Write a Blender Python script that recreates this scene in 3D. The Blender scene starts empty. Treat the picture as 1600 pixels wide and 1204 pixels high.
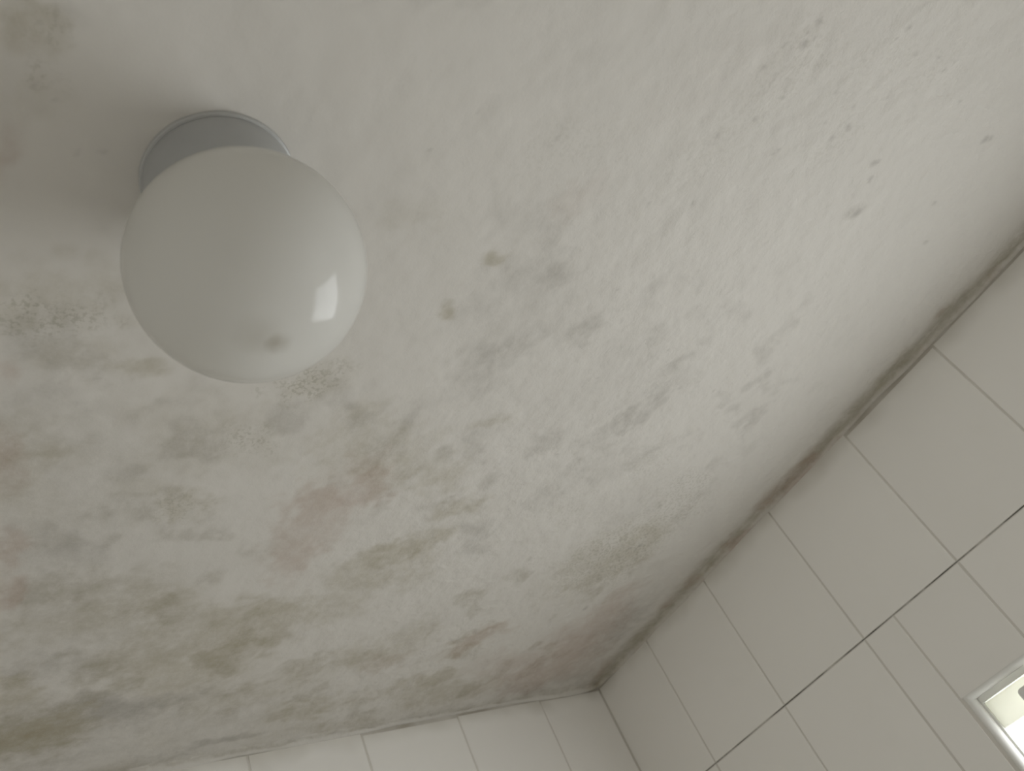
import bpy, bmesh, math, random
import numpy as np
from mathutils import Matrix, Vector

# ------------------------------------------------------------------ scene, camera, light
scene = bpy.context.scene
COL = scene.collection
H = 2.45                      # ceiling height; the ceiling corner in view stands at x = 0, y = 0
RX, RY = 1.95, 1.98           # room size: x runs 0..RX along the window wall, y runs 0..-RY along the left wall

cam_data = bpy.data.cameras.new('camera')
cam = bpy.data.objects.new('camera', cam_data)
COL.objects.link(cam)
cam_data.sensor_fit = 'HORIZONTAL'
cam_data.sensor_width = 36.0
cam_data.lens = 36.0 * 1290.234 / 1600.0
cam_data.clip_start = 0.01
R = [[0.46664988, 0.79025281, -0.39716291],
     [-0.72525405, 0.08489325, -0.68322741],
     [-0.50620594, 0.60687200, 0.61274948]]          # rows: image right, image down, forward
mw = Matrix(((R[0][0], -R[1][0], -R[2][0], 1.59987),
             (R[0][1], -R[1][1], -R[2][1], -1.59383),
             (R[0][2], -R[1][2], -R[2][2], H - 0.71618),
             (0, 0, 0, 1)))
cam.matrix_world = mw
cam_data.dof.use_dof = True
cam_data.dof.focus_distance = 1.1
cam_data.dof.aperture_fstop = 7.0
scene.camera = cam

world = bpy.data.worlds.new('sky')
scene.world = world
world.use_nodes = True
bg = world.node_tree.nodes['Background']
bg.inputs['Color'].default_value = (0.985, 0.995, 1.015, 1)     # even white overcast sky
bg.inputs['Strength'].default_value = 6.3

# the window's opening in the wall: sky light enters the room here and nowhere else
WX0, WX1, WZ0, WZ1 = 0.822, 1.72, H - 1.42, H - 0.515
WALL_T = 0.075
pl = bpy.data.lights.new('window_daylight', 'AREA')
pl.shape = 'RECTANGLE'
pl.size, pl.size_y = WX1 - WX0, WZ1 - WZ0
pl.cycles.is_portal = True                                  # only guides sky light sampling
po = bpy.data.objects.new('window_daylight', pl)
po.location = ((WX0 + WX1) / 2, WALL_T + 0.002, (WZ0 + WZ1) / 2)
po.rotation_euler = (math.radians(-90), 0, 0)
COL.objects.link(po)

vs = scene.view_settings
vs.view_transform = 'Standard'
vs.look = 'None'
vs.exposure = 0.0
vs.gamma = 1.0
vs.use_curve_mapping = False
scene.cycles.use_denoising = True
scene.cycles.max_bounces = 10
scene.cycles.diffuse_bounces = 8
scene.cycles.transparent_max_bounces = 16

# ------------------------------------------------------------------ helpers
def link(name, mesh, mat=None, parent=None):
    o = bpy.data.objects.new(name, mesh)
    COL.objects.link(o)
    if mat is not None and not mesh.materials:
        mesh.materials.append(mat)
    if parent is not None:
        o.parent = parent
    return o

def structure(o, label, cat):
    o['kind'] = 'structure'
    o['label'] = label
    o['category'] = cat
    return o

def pydata(name, verts, faces, smooth=False):
    me = bpy.data.meshes.new(name)
    me.from_pydata([tuple(v) for v in verts], [], faces)
    me.update()
    if smooth:
        me.shade_smooth()
    return me

def box_into(V, F, x0, x1, y0, y1, z0, z1):
    n = len(V)
    V += [(x, y, z) for z in (z0, z1) for y in (y0, y1) for x in (x0, x1)]
    F += [tuple(n + i for i in f) for f in ((0, 2, 3, 1), (4, 5, 7, 6), (0, 1, 5, 4), (2, 6, 7, 3), (0, 4, 6, 2), (1, 3, 7, 5))]

def boxes(name, lst):
    V, F = [], []
    for b in lst:
        box_into(V, F, *b)
    return pydata(name, V, F)

def bevel_box(name, x0, x1, y0, y1, z0, z1, r, seg=3):
    me = boxes(name, [(x0, x1, y0, y1, z0, z1)])
    bm = bmesh.new(); bm.from_mesh(me)
    bmesh.ops.bevel(bm, geom=bm.edges[:], offset=r, segments=seg, profile=0.5, affect='EDGES')
    bm.to_mesh(me); bm.free()
    me.shade_smooth()
    return me

def lathe(name, prof, seg=96):
    V, F = [], []
    for r, z in prof:
        for k in range(seg):
            a = 2 * math.pi * k / seg
            V.append((r * math.cos(a), r * math.sin(a), z))
    for i in range(len(prof) - 1):
        for k in range(seg):
            k2 = (k + 1) % seg
            F.append((i * seg + k, (i + 1) * seg + k, (i + 1) * seg + k2, i * seg + k2))
    bm = bmesh.new()
    bv = [bm.verts.new(v) for v in V]
    for f in F:
        bm.faces.new([bv[i] for i in f])
    bmesh.ops.remove_doubles(bm, verts=bm.verts[:], dist=1e-6)
    bmesh.ops.recalc_face_normals(bm, faces=bm.faces[:])
    me = bpy.data.meshes.new(name); bm.to_mesh(me); bm.free()
    me.shade_smooth()
    return me

class NT:
    def __init__(self, name):
        self.m = bpy.data.materials.new(name); self.m.use_nodes = True
        self.t = self.m.node_tree; self.n = self.t.nodes; self.l = self.t.links
        self.b = self.n['Principled BSDF']; self.out = self.n['Material Output']
        self.tc = None
    def obj(self):
        if not self.tc:
            g = self.n.new('ShaderNodeNewGeometry'); self.tc = g
        return self.tc.outputs['Position']
    def add(self, kind, **kw):
        x = self.n.new(kind)
        for k, v in kw.items(): setattr(x, k, v)
        return x
    def put(self, sock, v):
        if isinstance(v, bpy.types.NodeSocket): self.l.new(v, sock)
        else: sock.default_value = v
    def noise(self, scale, detail=3.0, rough=0.55, vec=None, dist=0.0):
        x = self.add('ShaderNodeTexNoise')
        x.inputs['Scale'].default_value = scale; x.inputs['Detail'].default_value = detail
        x.inputs['Roughness'].default_value = rough; x.inputs['Distortion'].default_value = dist
        self.l.new(vec if vec is not None else self.obj(), x.inputs['Vector'])
        return x.outputs['Fac']
    def math(self, op, a, b=0.0, clamp=False):
        x = self.add('ShaderNodeMath', operation=op, use_clamp=clamp)
        self.put(x.inputs[0], a); self.put(x.inputs[1], b)
        return x.outputs[0]
    def ramp(self, v, lo, hi, a=0.0, b=1.0, smooth=True):
        x = self.add('ShaderNodeMapRange', interpolation_type='SMOOTHSTEP' if smooth else 'LINEAR')
        x.clamp = True if not smooth else x.clamp
        for i, q in enumerate((v, lo, hi, a, b)): self.put(x.inputs[i], q)
        return x.outputs[0]
    def attr(self, name):
        x = self.add('ShaderNodeAttribute', attribute_name=name)
        return x.outputs['Fac']
    def mix(self, f, a, b):
        x = self.add('ShaderNodeMix', data_type='RGBA')
        self.put(x.inputs[0], f); self.put(x.inputs[6], a); self.put(x.inputs[7], b)
        return x.outputs[2]
    def bump(self, h, strength, dist, prev=None):
        x = self.add('ShaderNodeBump')
        x.inputs['Strength'].default_value = strength; x.inputs['Distance'].default_value = dist
        self.l.new(h, x.inputs['Height'])
        if prev is not None: self.l.new(prev, x.inputs['Normal'])
        return x.outputs['Normal']

def rgb(r, g, b): return (r, g, b, 1.0)

# ------------------------------------------------------------------ materials
def mat_plaster():
    """white limewash with mould growing in it; its map, with some painted light falloff, is stored on the mesh"""
    t = NT('mouldy_limewash')
    base = t.mix(t.noise(5.0, 4.0), rgb(0.600, 0.577, 0.534), rgb(0.638, 0.614, 0.570))
    fine = t.noise(90.0, 4.0, 0.65)
    mid = t.noise(28.0, 4.0, 0.6)
    brk = t.math('ADD', t.math('MULTIPLY', t.math('SUBTRACT', fine, 0.5), 0.9), t.math('MULTIPLY', t.math('SUBTRACT', mid, 0.5), 1.5))
    def cover(name, gain, k):
        a = t.attr(name)
        e = t.math('ADD', t.math('MULTIPLY', brk, t.math('MULTIPLY', t.math('MINIMUM', a, 0.6), k)), a)
        return t.math('MULTIPLY', t.math('MAXIMUM', e, 0.0), gain, clamp=True)
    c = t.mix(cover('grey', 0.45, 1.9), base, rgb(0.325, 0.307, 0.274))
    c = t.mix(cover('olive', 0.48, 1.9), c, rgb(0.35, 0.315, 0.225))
    c = t.mix(cover('pink', 0.48, 1.2), c, rgb(0.38, 0.28, 0.22))
    # dots of mould: only where the speckle map allows
    dots = t.ramp(t.noise(210.0, 3.0, 0.55), 0.47, 0.64)
    c = t.mix(t.math('MULTIPLY', t.math('MULTIPLY', dots, t.attr('speckle')), 0.45, clamp=True), c, rgb(0.30, 0.285, 0.22))
    c = t.mix(t.math('MULTIPLY', t.attr('spot'), 0.42, clamp=True), c, rgb(0.28, 0.26, 0.24))
    t.l.new(c, t.b.inputs['Base Color'])
    t.b.inputs['Roughness'].default_value = 0.9
    t.b.inputs['Specular IOR Level'].default_value = 0.15
    rough = t.attr('rough')
    h = t.math('ADD', t.math('MULTIPLY', t.noise(75.0, 5.0, 0.6), rough), t.math('MULTIPLY', t.math('MULTIPLY', t.noise(22.0, 3.0), 0.7), rough))
    t.l.new(t.bump(h, 0.38, 0.006), t.b.inputs['Normal'])
    return t.m

def mat_tile():
    t = NT('glazed_tile')
    oi = t.add('ShaderNodeObjectInfo')
    c = t.mix(oi.outputs['Random'], rgb(0.845, 0.828, 0.79), rgb(0.865, 0.848, 0.81))
    c = t.mix(t.ramp(t.noise(7.0, 3.0), 0.55, 0.85, 0.0, 0.25), c, rgb(0.78, 0.76, 0.70))
    # film of mould creeping down from the ceiling over the top of the glaze
    sep = t.add('ShaderNodeSeparateXYZ'); t.l.new(t.obj(), sep.inputs[0])
    zz = t.math('ADD', sep.outputs['Z'], t.math('MULTIPLY', t.math('SUBTRACT', t.noise(8.0, 2.0, 0.5), 0.5), 0.075))
    c = t.mix(t.ramp(zz, H - 0.050, H + 0.015, 0.0, 0.5), c, rgb(0.40, 0.37, 0.29))
    t.l.new(c, t.b.inputs['Base Color'])
    t.b.inputs['Roughness'].default_value = 0.28
    t.b.inputs['Specular IOR Level'].default_value = 0.5
    t.l.new(t.bump(t.noise(6.0, 1.0), 0.35, 0.004), t.b.inputs['Normal'])
    return t.m

def mat_grout():
    """grey joint mortar; the bed joint under the top row has a black crack of mould"""
    t = NT('joint_mortar')
    sep = t.add('ShaderNodeSeparateXYZ'); t.l.new(t.obj(), sep.inputs[0])
    c = t.mix(t.noise(14.0, 4.0), rgb(0.60, 0.58, 0.535), rgb(0.74, 0.715, 0.66))
    d = t.math('ABSOLUTE', t.math('SUBTRACT', sep.outputs['Z'], H - ROW1))
    line = t.math('SUBTRACT', 1.0, t.ramp(d, 0.0005, 0.0016))
    brk = t.ramp(t.noise(9.0, 4.0), 0.36, 0.58, 0.15, 1.0)
    c = t.mix(t.math('MULTIPLY', line, brk), c, rgb(0.06, 0.055, 0.045))
    top = t.math('MULTIPLY', t.ramp(sep.outputs['Z'], H - 0.030, H - 0.008), t.ramp(t.noise(11.0, 3.0), 0.3, 0.7, 0.3, 0.9))
    c = t.mix(top, c, rgb(0.37, 0.335, 0.275))      # mould where the tiles end under the ceiling
    t.l.new(c, t.b.inputs['Base Color'])
    t.b.inputs['Roughness'].default_value = 0.9
    return t.m

def mat_plain(name, col, rough=0.5, spec=0.5, var=0.06, scale=12.0, metal=0.0):
    t = NT(name)
    a = rgb(*[v * (1 - var) for v in col]); b = rgb(*[min(1, v * (1 + var)) for v in col])
    t.l.new(t.mix(t.noise(scale, 3.0), a, b), t.b.inputs['Base Color'])
    t.b.inputs['Roughness'].default_value = rough
    t.b.inputs['Specular IOR Level'].default_value = spec
    t.b.inputs['Metallic'].default_value = metal
    return t.m

def mat_walltiles_out_of_view(name, col, joint, w, h):
    t = NT(name)
    br = t.add('ShaderNodeTexBrick')
    br.offset = 0.0
    br.inputs['Color1'].default_value = rgb(*col); br.inputs['Color2'].default_value = rgb(*[v * 0.97 for v in col])
    br.inputs['Mortar'].default_value = rgb(*joint)
    br.inputs['Scale'].default_value = 1.0
    br.inputs['Mortar Size'].default_value = 0.002
    br.inputs['Brick Width'].default_value = w; br.inputs['Row Height'].default_value = h
    sep = t.add('ShaderNodeSeparateXYZ'); t.l.new(t.obj(), sep.inputs[0])
    cmb = t.add('ShaderNodeCombineXYZ')
    return t, br, sep, cmb

def mat_globe():
    """opal glass; dust has gathered in the bottom of the bowl"""
    t = NT('opal_glass')
    tc = t.add('ShaderNodeTexCoord')
    p = tc.outputs['Object']
    def spot(loc, r0, r1):
        x = t.add('ShaderNodeVectorMath', operation='DISTANCE'); t.l.new(p, x.inputs[0]); x.inputs[1].default_value = loc
        n = t.math('MULTIPLY', t.math('SUBTRACT', t.noise(55.0, 2.0, 0.5, p), 0.5), 0.010)
        return t.ramp(t.math('ADD', x.outputs['Value'], n), r0, r1, 1.0, 0.0)
    s = t.math('MAXIMUM', t.math('MULTIPLY', spot((0.0, 0.0, -0.0975), 0.0, 0.016), 0.5), t.math('MULTIPLY', spot((0.002, -0.013, -0.0965), 0.0, 0.026), 0.2))
    c = t.mix(s, rgb(0.745, 0.735, 0.695), rgb(0.30, 0.26, 0.18))
    t.l.new(c, t.b.inputs['Base Color'])
    t.b.inputs['Roughness'].default_value = 0.13
    t.b.inputs['IOR'].default_value = 1.37
    tr = t.add('ShaderNodeBsdfTranslucent'); t.l.new(c, tr.inputs['Color'])
    mx = t.add('ShaderNodeMixShader'); mx.inputs[0].default_value = 0.22
    t.l.new(t.b.outputs[0], mx.inputs[1]); t.l.new(tr.outputs[0], mx.inputs[2])
    t.l.new(mx.outputs[0], t.out.inputs['Surface'])
    return t.m

def mat_glass():
    t = NT('window_glass')
    tr = t.add('ShaderNodeBsdfTransparent'); tr.inputs['Color'].default_value = rgb(0.97, 0.98, 0.98)
    gl = t.add('ShaderNodeBsdfGlossy'); gl.inputs['Roughness'].default_value = 0.03
    mx = t.add('ShaderNodeMixShader')
    mx.inputs[0].default_value = 0.05
    t.l.new(tr.outputs[0], mx.inputs[1]); t.l.new(gl.outputs[0], mx.inputs[2])
    t.l.new(mx.outputs[0], t.out.inputs['Surface'])
    return t.m

def mat_backlit(name, col, k):
    t = mat_plain(name, col, 0.5); nt = t.node_tree
    b = nt.nodes['Principled BSDF']; o = nt.nodes['Material Output']
    tr = nt.nodes.new('ShaderNodeBsdfTranslucent'); tr.inputs['Color'].default_value = rgb(*col)
    mx = nt.nodes.new('ShaderNodeMixShader'); mx.inputs[0].default_value = k
    nt.links.new(b.outputs[0], mx.inputs[1]); nt.links.new(tr.outputs[0], mx.inputs[2]); nt.links.new(mx.outputs[0], o.inputs['Surface'])
    return t

# ------------------------------------------------------------------ tile layout
TW, TH = 0.25, 0.332          # tile pitch
ROW1 = 0.332                  # the first bed joint lies this far below the ceiling
JOINT = 0.0042
FIRST_R = 0.229               # cut tile beside the corner on the window wall
FIRST_L = 0.2055              # and on the left wall

M_PLASTER = mat_plaster()
M_TILE = mat_tile()
M_GROUT = mat_grout()
M_SURROUND = mat_plain('window_plaster', (0.74, 0.735, 0.70), 0.7, 0.3)
M_FRAME = mat_backlit('white_plastic_window_frame', (0.84, 0.84, 0.80), 0.18)
M_PANEL = mat_backlit('cream_panel', (0.86, 0.855, 0.79), 0.40)
M_LATCH = mat_plain('grey_latch_metal', (0.80, 0.80, 0.78), 0.4)
M_GLASS = mat_glass()
M_BASE = mat_plain('grey_lamp_holder', (0.40, 0.405, 0.40), 0.45, 0.4, 0.08, 30.0)
M_RIM = mat_plain('pale_lamp_rim', (0.42, 0.42, 0.405), 0.3, 0.5, 0.05, 30.0)
M_GLOBE = mat_globe()

STAINS_AND_FALLOFF = [
    (1.052,-1.464,0.066,0.043,68,'o',0.45),(1.024,-1.465,0.053,0.032,70,'s',0.9),(0.983,-1.429,0.053,0.022,82,'o',0.35),(0.979,-1.377,0.03,0.013,78,'o',0.7),
    (0.984,-1.184,0.053,0.033,63,'s',1.0),(0.988,-1.169,0.058,0.039,70,'o',0.35),(1.231,-1.156,0.04,0.027,71,'o',0.22),(1.207,-1.026,0.016,0.012,125,'o',0.9),
    (1.111,-1.048,0.016,0.014,75,'o',0.9),(1.117,-0.831,0.03,0.022,60,'g',0.6),(0.749,-1.282,0.042,0.032,115,'o',0.55),(0.743,-1.287,0.038,0.029,119,'s',0.7),
    (0.871,-1.224,0.038,0.026,87,'s',0.8),(0.858,-1.263,0.099,0.053,82,'o',0.28),(0.918,-1.331,0.084,0.046,88,'o',0.22),(0.881,-1.073,0.064,0.056,60,'o',0.45),
    (0.819,-0.996,0.055,0.044,63,'o',0.6),(0.887,-0.974,0.047,0.044,98,'o',0.3),(0.759,-1.083,0.058,0.038,88,'p',0.8),(0.779,-1.015,0.043,0.037,92,'p',0.8),
    (0.638,-1.084,0.081,0.044,154,'p',0.75),(0.705,-1.073,0.069,0.052,164,'p',0.55),(0.824,-1.049,0.044,0.039,62,'p',0.35),(0.642,-0.881,0.078,0.034,60,'o',0.8),
    (0.567,-0.914,0.09,0.063,70,'o',0.7),(0.743,-0.833,0.042,0.025,63,'o',0.75),(0.807,-0.89,0.04,0.034,77,'o',0.4),(0.828,-0.924,0.048,0.036,65,'o',0.35),
    (0.474,-0.965,0.079,0.041,87,'o',0.55),(0.446,-1.077,0.092,0.063,122,'o',0.75),(0.488,-1.064,0.068,0.042,105,'o',0.45),(0.934,-0.876,0.03,0.018,73,'o',0.55),
    (0.898,-0.756,0.035,0.025,56,'g',0.5),(0.954,-0.634,0.053,0.031,47,'g',0.6),(0.986,-0.607,0.047,0.028,43,'g',0.4),(1.045,-0.594,0.041,0.023,43,'g',0.5),
    (1.085,-0.605,0.026,0.015,43,'g',0.5),(1.027,-0.966,0.037,0.025,74,'g',0.4),(1.006,-0.928,0.047,0.027,70,'g',0.35),(1.139,-0.951,0.101,0.073,54,'g',0.28),
    (1.198,-0.966,0.05,0.043,76,'g',0.35),(1.077,-0.925,0.07,0.034,54,'g',0.4),(1.273,-1.008,0.053,0.026,49,'g',0.28),(1.299,-0.97,0.035,0.022,53,'p',0.22),
    (0.83,-0.612,0.068,0.047,58,'g',0.3),(0.763,-0.677,0.038,0.03,60,'g',0.35),(0.683,-0.764,0.038,0.031,115,'g',0.55),(0.629,-0.743,0.029,0.024,115,'g',0.5),
    (0.763,-0.458,0.097,0.078,18,'g',0.22),(0.744,-0.307,0.123,0.088,133,'s',0.7),(0.582,-0.366,0.134,0.132,115,'s',1.0),(0.868,-0.482,0.073,0.068,144,'s',0.4),
    (0.727,-0.571,0.077,0.067,100,'s',0.3),(0.563,-0.389,0.146,0.113,50,'o',0.4),(0.602,-0.334,0.093,0.077,43,'o',0.35),(0.324,-0.564,0.06,0.042,54,'p',0.75),
    (0.315,-0.579,0.07,0.053,71,'o',0.5),(0.306,-0.802,0.084,0.054,98,'o',0.65),(0.277,-0.768,0.052,0.034,104,'p',0.3),(0.37,-0.74,0.046,0.04,94,'o',0.55),
    (0.187,-0.59,0.064,0.032,94,'o',0.9),(0.147,-0.65,0.11,0.04,93,'o',0.6),(0.097,-0.527,0.155,0.044,92,'o',0.6),(0.185,-0.398,0.113,0.06,100,'p',0.5),
    (0.128,-0.267,0.18,0.074,93,'p',0.8),(0.231,-0.234,0.137,0.098,127,'p',0.85),(0.345,-0.211,0.111,0.073,154,'p',0.7),(0.076,-0.193,0.171,0.042,92,'g',0.5),
    (0.269,-0.145,0.129,0.055,167,'g',0.6),(0.346,-0.127,0.103,0.043,168,'g',0.5),(0.136,-0.876,0.085,0.041,101,'o',0.8),(0.249,-0.979,0.074,0.032,95,'o',0.3),
    (0.045,-0.758,0.108,0.026,96,'o',0.5),(0.069,-1.019,0.086,0.016,92,'g',1.0),(0.045,-1.118,0.08,0.021,94,'g',0.5),(0.503,-1.252,0.138,0.075,98,'o',0.6),
    (0.598,-1.335,0.097,0.037,94,'o',0.35),(0.35,-1.153,0.139,0.078,101,'o',0.75),(0.403,-1.233,0.104,0.051,95,'o',0.4),(0.229,-1.066,0.106,0.04,98,'o',0.45),
    (0.192,-1.347,0.083,0.061,88,'o',1.1),(0.167,-1.361,0.069,0.053,89,'g',0.5),(0.241,-1.264,0.121,0.047,87,'g',0.85),(0.245,-1.197,0.111,0.035,91,'g',0.5),
    (0.329,-1.401,0.049,0.035,158,'o',0.8),(0.383,-1.344,0.104,0.042,98,'g',0.5),(0.481,-1.392,0.071,0.034,95,'o',0.3),(0.094,-1.304,0.117,0.037,96,'g',0.4),
    (0.609,-1.379,0.087,0.054,105,'g',0.3),(0.678,-1.422,0.057,0.037,101,'g',0.25),(0.67,-1.393,0.021,0.008,78,'g',0.5),(0.956,-1.492,0.014,0.011,171,'p',0.6),
    (0.825,-1.475,0.054,0.019,171,'p',0.6),(0.805,-1.461,0.071,0.037,169,'o',0.45),(0.867,-1.452,0.051,0.036,166,'o',0.3),(0.667,-1.456,0.043,0.016,170,'p',0.75),
    (0.575,-1.438,0.04,0.018,168,'p',0.9),(1.2,-1.527,0.027,0.01,173,'p',0.45),(1.304,-1.519,0.024,0.019,35,'o',0.55),(1.268,-1.516,0.017,0.014,26,'s',0.6),
    (1.312,-1.514,0.018,0.014,49,'s',0.5),(1.313,-1.537,0.018,0.015,33,'o',0.35),(1.327,-1.501,0.018,0.009,66,'g',0.25),(1.247,-1.519,0.028,0.021,56,'o',0.2),
    (0.785,-1.336,0.044,0.016,90,'o',0.25),(0.737,-1.369,0.088,0.036,93,'o',0.12),(0.838,-1.415,0.039,0.017,88,'o',0.2),(1.549,-0.781,0.067,0.045,50,'s',0.3),
    (1.482,-0.798,0.068,0.043,43,'s',0.22),(1.484,-0.636,0.05,0.032,45,'s',0.3),(1.405,-0.823,0.072,0.043,49,'s',0.2),(1.591,-0.651,0.069,0.046,45,'s',0.2),
    (1.355,-1.018,0.066,0.035,51,'s',0.2),(1.617,-0.525,0.067,0.051,60,'s',0.2),(1.408,-0.478,0.019,0.014,54,'g',0.5),(1.524,-0.841,0.147,0.057,43,'p',0.05),
    (1.437,-1.239,0.018,0.007,60,'g',0.3),(1.456,-1.193,0.019,0.006,60,'g',0.25),(1.428,-1.066,0.041,0.018,49,'g',0.12),(1.46,-1.044,0.04,0.015,44,'g',0.12),
    (1.039,-0.648,0.164,0.109,51,'g',0.12),(1.024,-0.773,0.176,0.098,52,'g',0.12),(0.207,-1.331,0.153,0.096,92,'g',0.6),(0.201,-1.375,0.105,0.083,102,'o',0.6),  # wide left-side blobs, on to the list's end: grime plus painted light falloff
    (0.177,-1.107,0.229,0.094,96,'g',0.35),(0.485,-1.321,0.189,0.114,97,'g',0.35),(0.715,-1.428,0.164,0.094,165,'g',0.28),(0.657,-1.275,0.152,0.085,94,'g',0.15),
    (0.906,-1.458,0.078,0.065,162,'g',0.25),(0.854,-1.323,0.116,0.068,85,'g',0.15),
]
SPOTS = [
    (1.559,-0.786,0.0078),(1.588,-0.784,0.0053),(1.573,-0.793,0.0029),(1.55,-0.813,0.0038),(1.521,-0.82,0.0048),(1.518,-0.797,0.0039),
    (1.574,-0.775,0.0029),(1.631,-0.645,0.0054),(1.616,-0.651,0.0033),(1.484,-0.636,0.0058),(1.502,-0.621,0.0058),(1.533,-0.688,0.0043),
    (1.497,-0.667,0.0034),(1.477,-0.523,0.0077),(1.481,-0.519,0.0065),(1.458,-0.505,0.0066),(1.454,-0.503,0.0053),(1.572,-0.333,0.0074),
    (1.576,-0.324,0.0059),(1.466,-0.782,0.005),(1.43,-0.822,0.0039),(1.442,-0.712,0.0044),(1.436,-0.715,0.0033),(1.501,-0.761,0.0041),
    (1.407,-0.476,0.0082),(1.323,-0.857,0.003),(1.341,-0.788,0.0042),(0.392,-0.316,0.0086),(0.399,-0.316,0.0064),(0.955,-1.41,0.0037),
    (1.22,-1.458,0.0025),(1.263,-1.517,0.0022),(1.256,-1.499,0.0018),(1.214,-1.477,0.002),(0.744,-0.363,0.0056),(0.618,-0.318,0.008),
    (0.605,-0.32,0.006),(1.362,-1.134,0.0029),(1.307,-1.167,0.0028),(1.362,-1.032,0.0024),(1.042,-0.556,0.005),(1.043,-0.472,0.0046),
    (1.113,-0.643,0.0039),(1.195,-0.816,0.0032),(1.462,-0.325,0.0046),(1.401,-0.261,0.0049),(1.624,-0.558,0.0036),(1.613,-0.598,0.0046),
    (1.615,-0.531,0.0037),(1.595,-0.452,0.004),(1.006,-1.15,0.0025),(1.041,-0.74,0.0037),(1.529,-0.639,0.0034),(0.871,-0.711,0.004),
    (0.613,-0.343,0.0059),
]

# ------------------------------------------------------------------ map of mould and painted light falloff (metres on the ceiling)
def value_noise(x, y, cell, seed):
    rng = np.random.RandomState(seed)
    n = 512
    g = rng.rand(n, n)
    u, v = x / cell + 1000.3, y / cell + 1000.7
    i, j = np.floor(u).astype(int), np.floor(v).astype(int)
    fu, fv = u - i, v - j
    fu, fv = fu * fu * (3 - 2 * fu), fv * fv * (3 - 2 * fv)
    a = g[i % n, j % n]; b = g[(i + 1) % n, j % n]; c = g[i % n, (j + 1) % n]; d = g[(i + 1) % n, (j + 1) % n]
    return (a * (1 - fu) + b * fu) * (1 - fv) + (c * (1 - fu) + d * fu) * fv

def fbm(x, y, cell, seed, octv=4):
    s, a, tot = 0, 1.0, 0
    for k in range(octv):
        s = s + a * value_noise(x, y, cell / 2 ** k, seed + k); tot += a; a *= 0.55
    return s / tot

def sstep(a, b, v):
    t = np.clip((v - a) / (b - a), 0, 1)
    return t * t * (3 - 2 * t)

def mould(x, y, on_trim=False):
    """olive, pink, grey, speckle, spot, rough at ceiling points x, y"""
    ch = {k: np.zeros_like(x) for k in ('o', 'p', 'g', 's')}
    wx = fbm(x, y, 0.07, 11) - 0.5
    wy = fbm(x, y, 0.07, 31) - 0.5
    vx = fbm(x, y, 0.018, 51, 3) - 0.5
    vy = fbm(x, y, 0.018, 71, 3) - 0.5
    for cx, cy, a, b, ang, kind, s in STAINS_AND_FALLOFF:
        r = math.radians(ang)
        k1, k2 = min(b, 0.06) * 1.6, min(b, 0.03) * 2.0
        dx = x - cx + wx * k1 + vx * k2; dy = y - cy + wy * k1 + vy * k2
        u = (dx * math.cos(r) + dy * math.sin(r)) / a
        v = (-dx * math.sin(r) + dy * math.cos(r)) / b
        q = np.sqrt(u * u + v * v)
        ch[kind] = np.maximum(ch[kind], s * sstep(1.45, 0.35, q)) if kind in 'ps' else ch[kind] + s * sstep(1.4, 0.4, q) * (1 - 0.5 * np.clip(ch[kind], 0, 1))
    # patchy mould veil towards the outer corner, also painting in the light's falloff
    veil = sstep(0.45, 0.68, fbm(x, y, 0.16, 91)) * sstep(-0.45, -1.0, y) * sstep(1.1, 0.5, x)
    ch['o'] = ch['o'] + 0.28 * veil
    # many small smears over the middle of the ceiling, browner towards the left wall
    zone = sstep(1.40, 1.05, x) * sstep(-0.12, -0.35, y)
    sm = sstep(0.52, 0.70, fbm(x, y, 0.055, 251, 4)) * sstep(0.35, 0.6, fbm(x, y, 0.22, 261, 2)) * zone
    far = sstep(0.95, 0.45, x)
    ch['g'] = ch['g'] + sm * (0.55 - 0.2 * far)
    ch['o'] = ch['o'] + sm * 0.40 * far
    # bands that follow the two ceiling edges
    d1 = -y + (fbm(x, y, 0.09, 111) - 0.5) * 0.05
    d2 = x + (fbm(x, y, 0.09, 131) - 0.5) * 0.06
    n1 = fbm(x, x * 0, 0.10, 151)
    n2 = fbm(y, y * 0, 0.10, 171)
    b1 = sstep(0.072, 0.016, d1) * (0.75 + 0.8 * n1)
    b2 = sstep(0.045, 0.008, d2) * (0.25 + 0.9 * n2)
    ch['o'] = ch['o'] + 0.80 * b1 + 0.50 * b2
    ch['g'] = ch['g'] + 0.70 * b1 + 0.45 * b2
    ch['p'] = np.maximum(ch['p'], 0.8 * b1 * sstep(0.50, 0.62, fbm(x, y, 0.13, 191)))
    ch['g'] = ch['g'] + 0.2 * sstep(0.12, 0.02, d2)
    spot = np.zeros_like(x)
    for cx, cy, r in SPOTS:
        q = np.sqrt((x - cx + vx * r * 1.2) ** 2 + (y - cy + vy * r * 1.2) ** 2) / max(r, 0.0032)
        spot = np.maximum(spot, sstep(1.25, 0.2, q) * min(1.0, 0.35 + r * 90))
    # brushed coat: smooth round the lamp and along the near side, coarse towards the window wall
    rough = 0.14 + 1.05 * sstep(-1.25, -0.55, y) + 0.25 * sstep(1.05, 0.7, x)
    return ch['o'], ch['p'], ch['g'], ch['s'], spot, rough

def set_mould(me, x, y, extra=None):
    for name, v in zip(('olive', 'pink', 'grey', 'speckle', 'spot', 'rough'), mould(x, y)):
        if extra and name in extra:
            v = v + extra[name]
        at = me.attributes.new(name, 'FLOAT', 'POINT')
        at.data.foreach_set('value', np.ascontiguousarray(v, dtype=np.float32))

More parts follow.
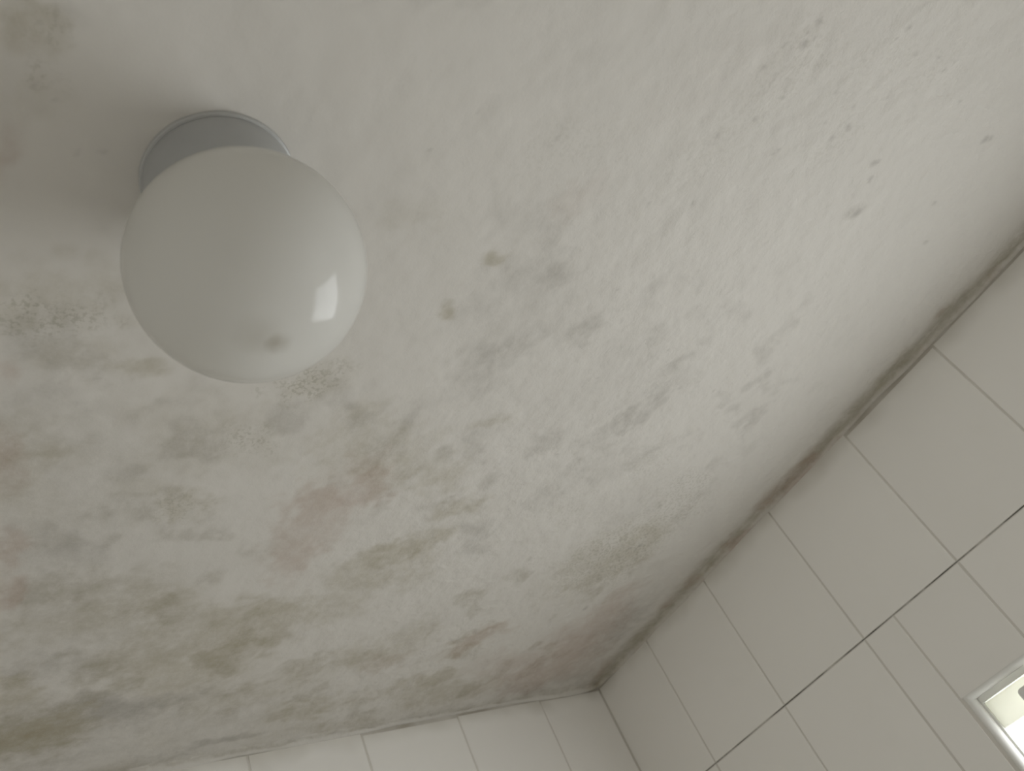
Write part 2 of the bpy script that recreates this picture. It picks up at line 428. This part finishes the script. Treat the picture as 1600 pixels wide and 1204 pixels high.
# ------------------------------------------------------------------ ceiling
def build_ceiling():
    xs = np.concatenate([np.arange(-0.02, 1.80, 0.004), np.linspace(1.80, RX + 0.02, 12)])
    ys = np.concatenate([np.linspace(-RY - 0.02, -1.66, 16)[:-1], np.arange(-1.66, 0.021, 0.004)])
    X, Y = np.meshgrid(xs, ys, indexing='ij')
    nx, ny = X.shape
    x, y = X.ravel(), Y.ravel()
    amp = 0.0010 + 0.0012 * sstep(-1.3, -0.6, y)
    z = H + (fbm(x, y, 0.032, 211, 3) - 0.5) * 2.6 * amp + (fbm(x, y, 0.5, 231, 2) - 0.5) * 0.006
    v = np.stack([x, y, z], 1)
    idx = np.arange(nx * ny).reshape(nx, ny)
    f = np.stack([idx[:-1, :-1], idx[:-1, 1:], idx[1:, 1:], idx[1:, :-1]], -1).reshape(-1, 4)   # faces look down
    me = bpy.data.meshes.new('ceiling')
    me.vertices.add(len(v)); me.vertices.foreach_set('co', v.ravel().astype(np.float32))
    me.loops.add(f.size); me.loops.foreach_set('vertex_index', f.ravel().astype(np.int32))
    me.polygons.add(len(f)); me.polygons.foreach_set('loop_start', np.arange(0, f.size, 4, dtype=np.int32))
    me.update(calc_edges=True); me.validate()
    me.shade_smooth()
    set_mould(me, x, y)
    return structure(link('ceiling', me, M_PLASTER), 'white limewashed ceiling spotted with olive and brown mould', 'ceiling')
ceiling = build_ceiling()
slab = link('ceiling_slab', boxes('ceiling_slab', [(-WALL_T, RX + WALL_T, -RY - WALL_T, WALL_T, H + 0.012, H + 0.16)]), M_SURROUND, ceiling)

# ------------------------------------------------------------------ plaster fillets between ceiling and tiles
def build_trim(name, length, along_x, seed, label):
    n = int(length / 0.004)
    s = np.linspace(0.0, length, n)
    zero = s * 0
    out = 0.016 + 0.016 * fbm(s, zero, 0.07, seed)              # reach on the ceiling
    down = 0.003 + 0.008 * sstep(0.3, 0.75, fbm(s, zero, 0.2, seed + 5, 2)) + 0.0015 * fbm(s, zero, 0.03, seed + 9)   # reach on the tiles
    m = 9
    P = []
    for k in range(m):
        t = k / (m - 1)
        # a hollow curve from the ceiling to the wall face with trowel ridges
        o = out * (1 - t) ** 1.9 + 0.0012 * (1 - t) + 0.0022
        d = down * t ** 1.5 + (fbm(s, zero + k * 0.013, 0.03, seed + 20, 3) - 0.5) * 0.007 * math.sin(math.pi * t)
        if k == 0: d = zero - 0.004
        if k == m - 1: o = zero - 0.001
        P.append((o, d))
    V, xx, yy = [], [], []
    for k in range(m):
        o, d = P[k]
        for i in range(n):
            a = (s[i], -o[i]) if along_x else (o[i], -s[i])
            V.append((a[0], a[1], H - d[i])); xx.append(a[0]); yy.append(a[1])
    F = []
    for k in range(m - 1):
        for i in range(n - 1):
            q = (k * n + i, k * n + i + 1, (k + 1) * n + i + 1, (k + 1) * n + i)
            F.append(q if along_x else q[::-1])
    me = pydata(name, V, F, True)
    xx, yy = np.array(xx), np.array(yy)
    T = np.repeat(np.linspace(0, 1, m), n)
    S = np.tile(s, m)
    # the ceiling side is dark with mould, the thin lip lower down is paler
    k = -0.9 * sstep(0.35, 0.8, T) * (0.5 + fbm(S, T * 0.02, 0.12, seed + 40))
    st = (fbm(S, T * 0.05, 0.025, seed + 60, 3) - 0.5) * 1.6          # trowel streaks hold more or less of it
    set_mould(me, xx, yy, {'grey': k * 0.9 + st, 'olive': k * 0.5})
    return structure(link(name, me, M_PLASTER), label, 'trim')
build_trim('trim_1', RX, True, 301, 'mouldy plaster fillet between the ceiling and the window wall tiles')
build_trim('trim_2', RY, False, 401, 'mouldy plaster fillet between the ceiling and the left wall tiles')

# ------------------------------------------------------------------ tiled walls
TILE_MESH = {}
def tile_mesh(w, h):
    """glazed tile in the XZ plane, face towards -Y at y = 0, body 8 mm deep, edges eased"""
    key = (round(w, 4), round(h, 4))
    if key not in TILE_MESH:
        e, d = 0.0012, 0.008
        V = [(x, y, z) for (y, i) in ((d, 0.0), (e, 0.0), (0.0, e)) for (x, z) in ((-w / 2 + i, -h / 2 + i), (w / 2 - i, -h / 2 + i), (w / 2 - i, h / 2 - i), (-w / 2 + i, h / 2 - i))]
        F = [(8, 9, 10, 11)]
        for r in (0, 4):
            for k in range(4):
                k2 = (k + 1) % 4
                F.append((r + k, r + k2, r + 4 + k2, r + 4 + k))
        me = pydata('tile', V, F)
        me.materials.append(M_TILE)
        TILE_MESH[key] = me
    return TILE_MESH[key]

rng = random.Random(5)
def place_tile(parent, a0, a1, z0, z1, along_x):
    w, h = a1 - a0 - JOINT, z1 - z0 - JOINT
    if w < 0.006 or h < 0.006: return
    if z1 > H - 0.01:                       # the top row is cut unevenly under the ceiling
        gap = 0.012 if along_x and abs(a0 - 0.979) < 0.01 else rng.choice((0.002, 0.004, 0.006, 0.009))
        h -= gap; z1 -= gap
    o = link('tile', tile_mesh(w, h), None, parent)
    p = rng.uniform(0.0, 0.0007)
    tx, tz = rng.gauss(0, 0.0016), rng.gauss(0, 0.0016)
    m = (a0 + a1) / 2
    if along_x:
        o.location = (m, p, (z0 + z1) / 2); o.rotation_euler = (tx, 0, tz)
    else:
        o.location = (-p, -m, (z0 + z1) / 2); o.rotation_euler = (tx, 0, math.radians(90) + tz)

rows = [(H - ROW1, H - 0.001)]
z = H - ROW1
while z > 0.01:
    rows.append((max(z - TH, 0.0), z)); z -= TH

# window wall (y = 0): mortar bed with the window opening left free
B0, B1 = 0.0016, WALL_T
wall_right = link('wall_right', boxes('wall_right', [
    (-WALL_T, WX0 - 0.003, B0, B1, 0, H + 0.012), (WX1 + 0.003, RX + WALL_T, B0, B1, 0, H + 0.012),
    (WX0 - 0.003, WX1 + 0.003, B0, B1, 0, WZ0 - 0.003), (WX0 - 0.003, WX1 + 0.003, B0, B1, WZ1 + 0.003, H + 0.012)]), M_GROUT)
structure(wall_right, 'white tiled wall on the right with the bright window', 'wall')
cols = [0.0, FIRST_R]
while cols[-1] < RX - 0.001: cols.append(min(cols[-1] + TW, RX))
CUT = 0.8105                   # cut line of the tiles beside the window
for ri, (z0, z1) in enumerate(rows):
    cs = list(cols)
    if ri >= 1 and z1 > WZ0:   # rows that meet the window
        cs = sorted(cs + [CUT])
    for a0, a1 in zip(cs[:-1], cs[1:]):
        if z0 < WZ1 and z1 > WZ0 and a0 < WX1 and a1 > WX0 - 0.008:
            if z1 > WZ1 + 0.01: place_tile(wall_right, a0, a1, WZ1 + 0.001, z1, True)
            if z0 < WZ0 - 0.01: place_tile(wall_right, a0, a1, z0, WZ0 - 0.001, True)
            if a1 > WX1 + 0.008: place_tile(wall_right, max(a0, WX1 + 0.001), a1, max(z0, WZ0), min(z1, WZ1), True)
        else:
            place_tile(wall_right, a0, a1, z0, z1, True)

# left wall (x = 0)
wall_left = link('wall_left', boxes('wall_left', [(-WALL_T, -B0, -RY - WALL_T, 0.003, 0, H + 0.012)]), M_GROUT)
structure(wall_left, 'white tiled wall along the lower left edge', 'wall')
cols = [0.0, FIRST_L]
while cols[-1] < RY - 0.001: cols.append(min(cols[-1] + TW, RY))
for z0, z1 in rows:
    for a0, a1 in zip(cols[:-1], cols[1:]):
        place_tile(wall_left, a0, a1, z0, z1, False)

# the two walls and the floor behind the camera close the room
t, br, sep, cmb = mat_walltiles_out_of_view('tiled_wall_behind', (0.81, 0.795, 0.765), (0.5, 0.41, 0.38), TW, TH)
s = t.math('ADD', sep.outputs['X'], sep.outputs['Y'])
t.l.new(s, cmb.inputs[0]); t.l.new(sep.outputs['Z'], cmb.inputs[1]); t.l.new(cmb.outputs[0], br.inputs['Vector'])
t.l.new(br.outputs['Color'], t.b.inputs['Base Color']); t.b.inputs['Roughness'].default_value = 0.3
structure(link('wall_back', boxes('wall_back', [(RX, RX + WALL_T, -RY - WALL_T, 0.003, 0, H + 0.012)]), t.m), 'white tiled wall behind the viewer', 'wall')
structure(link('wall_near', boxes('wall_near', [(0, RX, -RY - WALL_T, -RY, 0, H + 0.012)]), t.m), 'white tiled wall opposite the window', 'wall')
t, br, sep, cmb = mat_walltiles_out_of_view('floor_tiles', (0.72, 0.70, 0.665), (0.42, 0.34, 0.31), 0.33, 0.33)
t.l.new(t.obj(), br.inputs['Vector'])
t.l.new(br.outputs['Color'], t.b.inputs['Base Color']); t.b.inputs['Roughness'].default_value = 0.35
structure(link('floor', boxes('floor', [(-WALL_T, RX + WALL_T, -RY - WALL_T, WALL_T, -0.12, 0)]), t.m), 'pale tiled bathroom floor', 'floor')

# ------------------------------------------------------------------ window
win = bpy.data.objects.new('window_1', None)
COL.objects.link(win)
win.location = ((WX0 + WX1) / 2, 0, WZ0)
structure(win, 'bright daylit window at the right edge with cream top panel', 'window')
def wpart(name, me, mat, parent=None):
    me.transform(Matrix.Translation(-Vector(win.location)))
    return link(name, me, mat, parent or win)

def ring(name, prof):
    """sweep a profile of (inset, depth) round the opening"""
    V, F = [], []
    n = len(prof)
    for i, y in prof:
        V += [(WX0 + i, y, WZ0 + i), (WX1 - i, y, WZ0 + i), (WX1 - i, y, WZ1 - i), (WX0 + i, y, WZ1 - i)]
    for k in range(n - 1):
        for c in range(4):
            c2 = (c + 1) % 4
            F.append((k * 4 + c, k * 4 + c2, (k + 1) * 4 + c2, (k + 1) * 4 + c))
    bm = bmesh.new(); bv = [bm.verts.new(v) for v in V]
    for f in F: bm.faces.new([bv[i] for i in f])
    me = bpy.data.meshes.new(name); bm.to_mesh(me); bm.free()
    return me
prof = [(-0.006, 0.004), (-0.006, 0.0015)]
for k in range(9):
    a = math.pi / 2 * k / 8
    prof.append((0.011 * math.sin(a) - 0.004, 0.013 - 0.0125 * math.cos(a)))
prof += [(0.007, 0.03), (0.007, WALL_T)]
wpart('reveal', ring('reveal', prof), M_SURROUND)
# fixed frame
fx0, fx1, fz0, fz1 = WX0 + 0.006, WX1 - 0.006, WZ0 + 0.006, WZ1 - 0.006
ST = 0.005
fr = wpart('frame', boxes('frame', [
    (fx0, fx0 + ST, 0.018, 0.060, fz0, fz1), (fx1 - ST, fx1, 0.018, 0.060, fz0, fz1),
    (fx0 + ST, fx1 - ST, 0.018, 0.060, fz0, fz0 + 0.012), (fx0 + ST, fx1 - ST, 0.016, 0.060, fz1 - 0.012, fz1)]), M_FRAME)
wpart('top_panel', bevel_box('top_panel', fx0 + ST, fx1 - ST, 0.022, 0.030, fz1 - 0.062, fz1 - 0.013, 0.002), M_PANEL)
wpart('glass', boxes('glass', [(fx0 + ST, fx1 - ST, 0.036, 0.040, fz0 + 0.012, fz1 - 0.012)]), M_GLASS)
# rounded latch on the top panel
lt = boxes('latch', [(0.897, 0.947, 0.008, 0.0225, fz1 - 0.056, fz1 - 0.026)])
bm = bmesh.new(); bm.from_mesh(lt)
bmesh.ops.bevel(bm, geom=bm.edges[:], offset=0.008, segments=4, profile=0.5, affect='EDGES')
bm.to_mesh(lt); bm.free(); lt.shade_smooth()
wpart('latch', lt, M_LATCH)

# ------------------------------------------------------------------ globe lamp on the ceiling
lamp = bpy.data.objects.new('ceiling_lamp', None)
COL.objects.link(lamp)
lamp.location = (1.2185, -1.3563, H)
lamp['label'] = 'white opal glass globe lamp with grey round holder on the mouldy ceiling'
lamp['category'] = 'lamp'
rim = link('rim', lathe('rim', [(0.0, 0.004), (0.0690, 0.004), (0.0703, 0.001), (0.0704, -0.0025), (0.0700, -0.0042), (0.0690, -0.0050), (0.0, -0.0050)]), M_RIM, lamp)
base = link('base', lathe('base', [(0.0, -0.004), (0.0660, -0.004), (0.0675, -0.006), (0.0682, -0.010), (0.0680, -0.030), (0.0668, -0.050), (0.0645, -0.058), (0.0600, -0.062), (0.050, -0.063), (0.0, -0.063)]), M_BASE, lamp)
rim['label'] = 'pale rim where the holder meets the ceiling'
base['label'] = 'grey round lamp holder'
RG, CG = 0.0978, -0.1363
prof = []
a0 = math.asin(0.052 / RG)
for k in range(65):
    a = a0 + (math.pi - a0) * k / 64
    prof.append((max(RG * math.sin(a), 0.0), RG * math.cos(a)))
prof[-1] = (0.0, -RG)
globe = link('globe', lathe('globe', prof, 128), M_GLOBE, lamp)
globe.location = (0, 0, CG)
globe['label'] = 'glossy white opal glass globe with dust at the bottom'
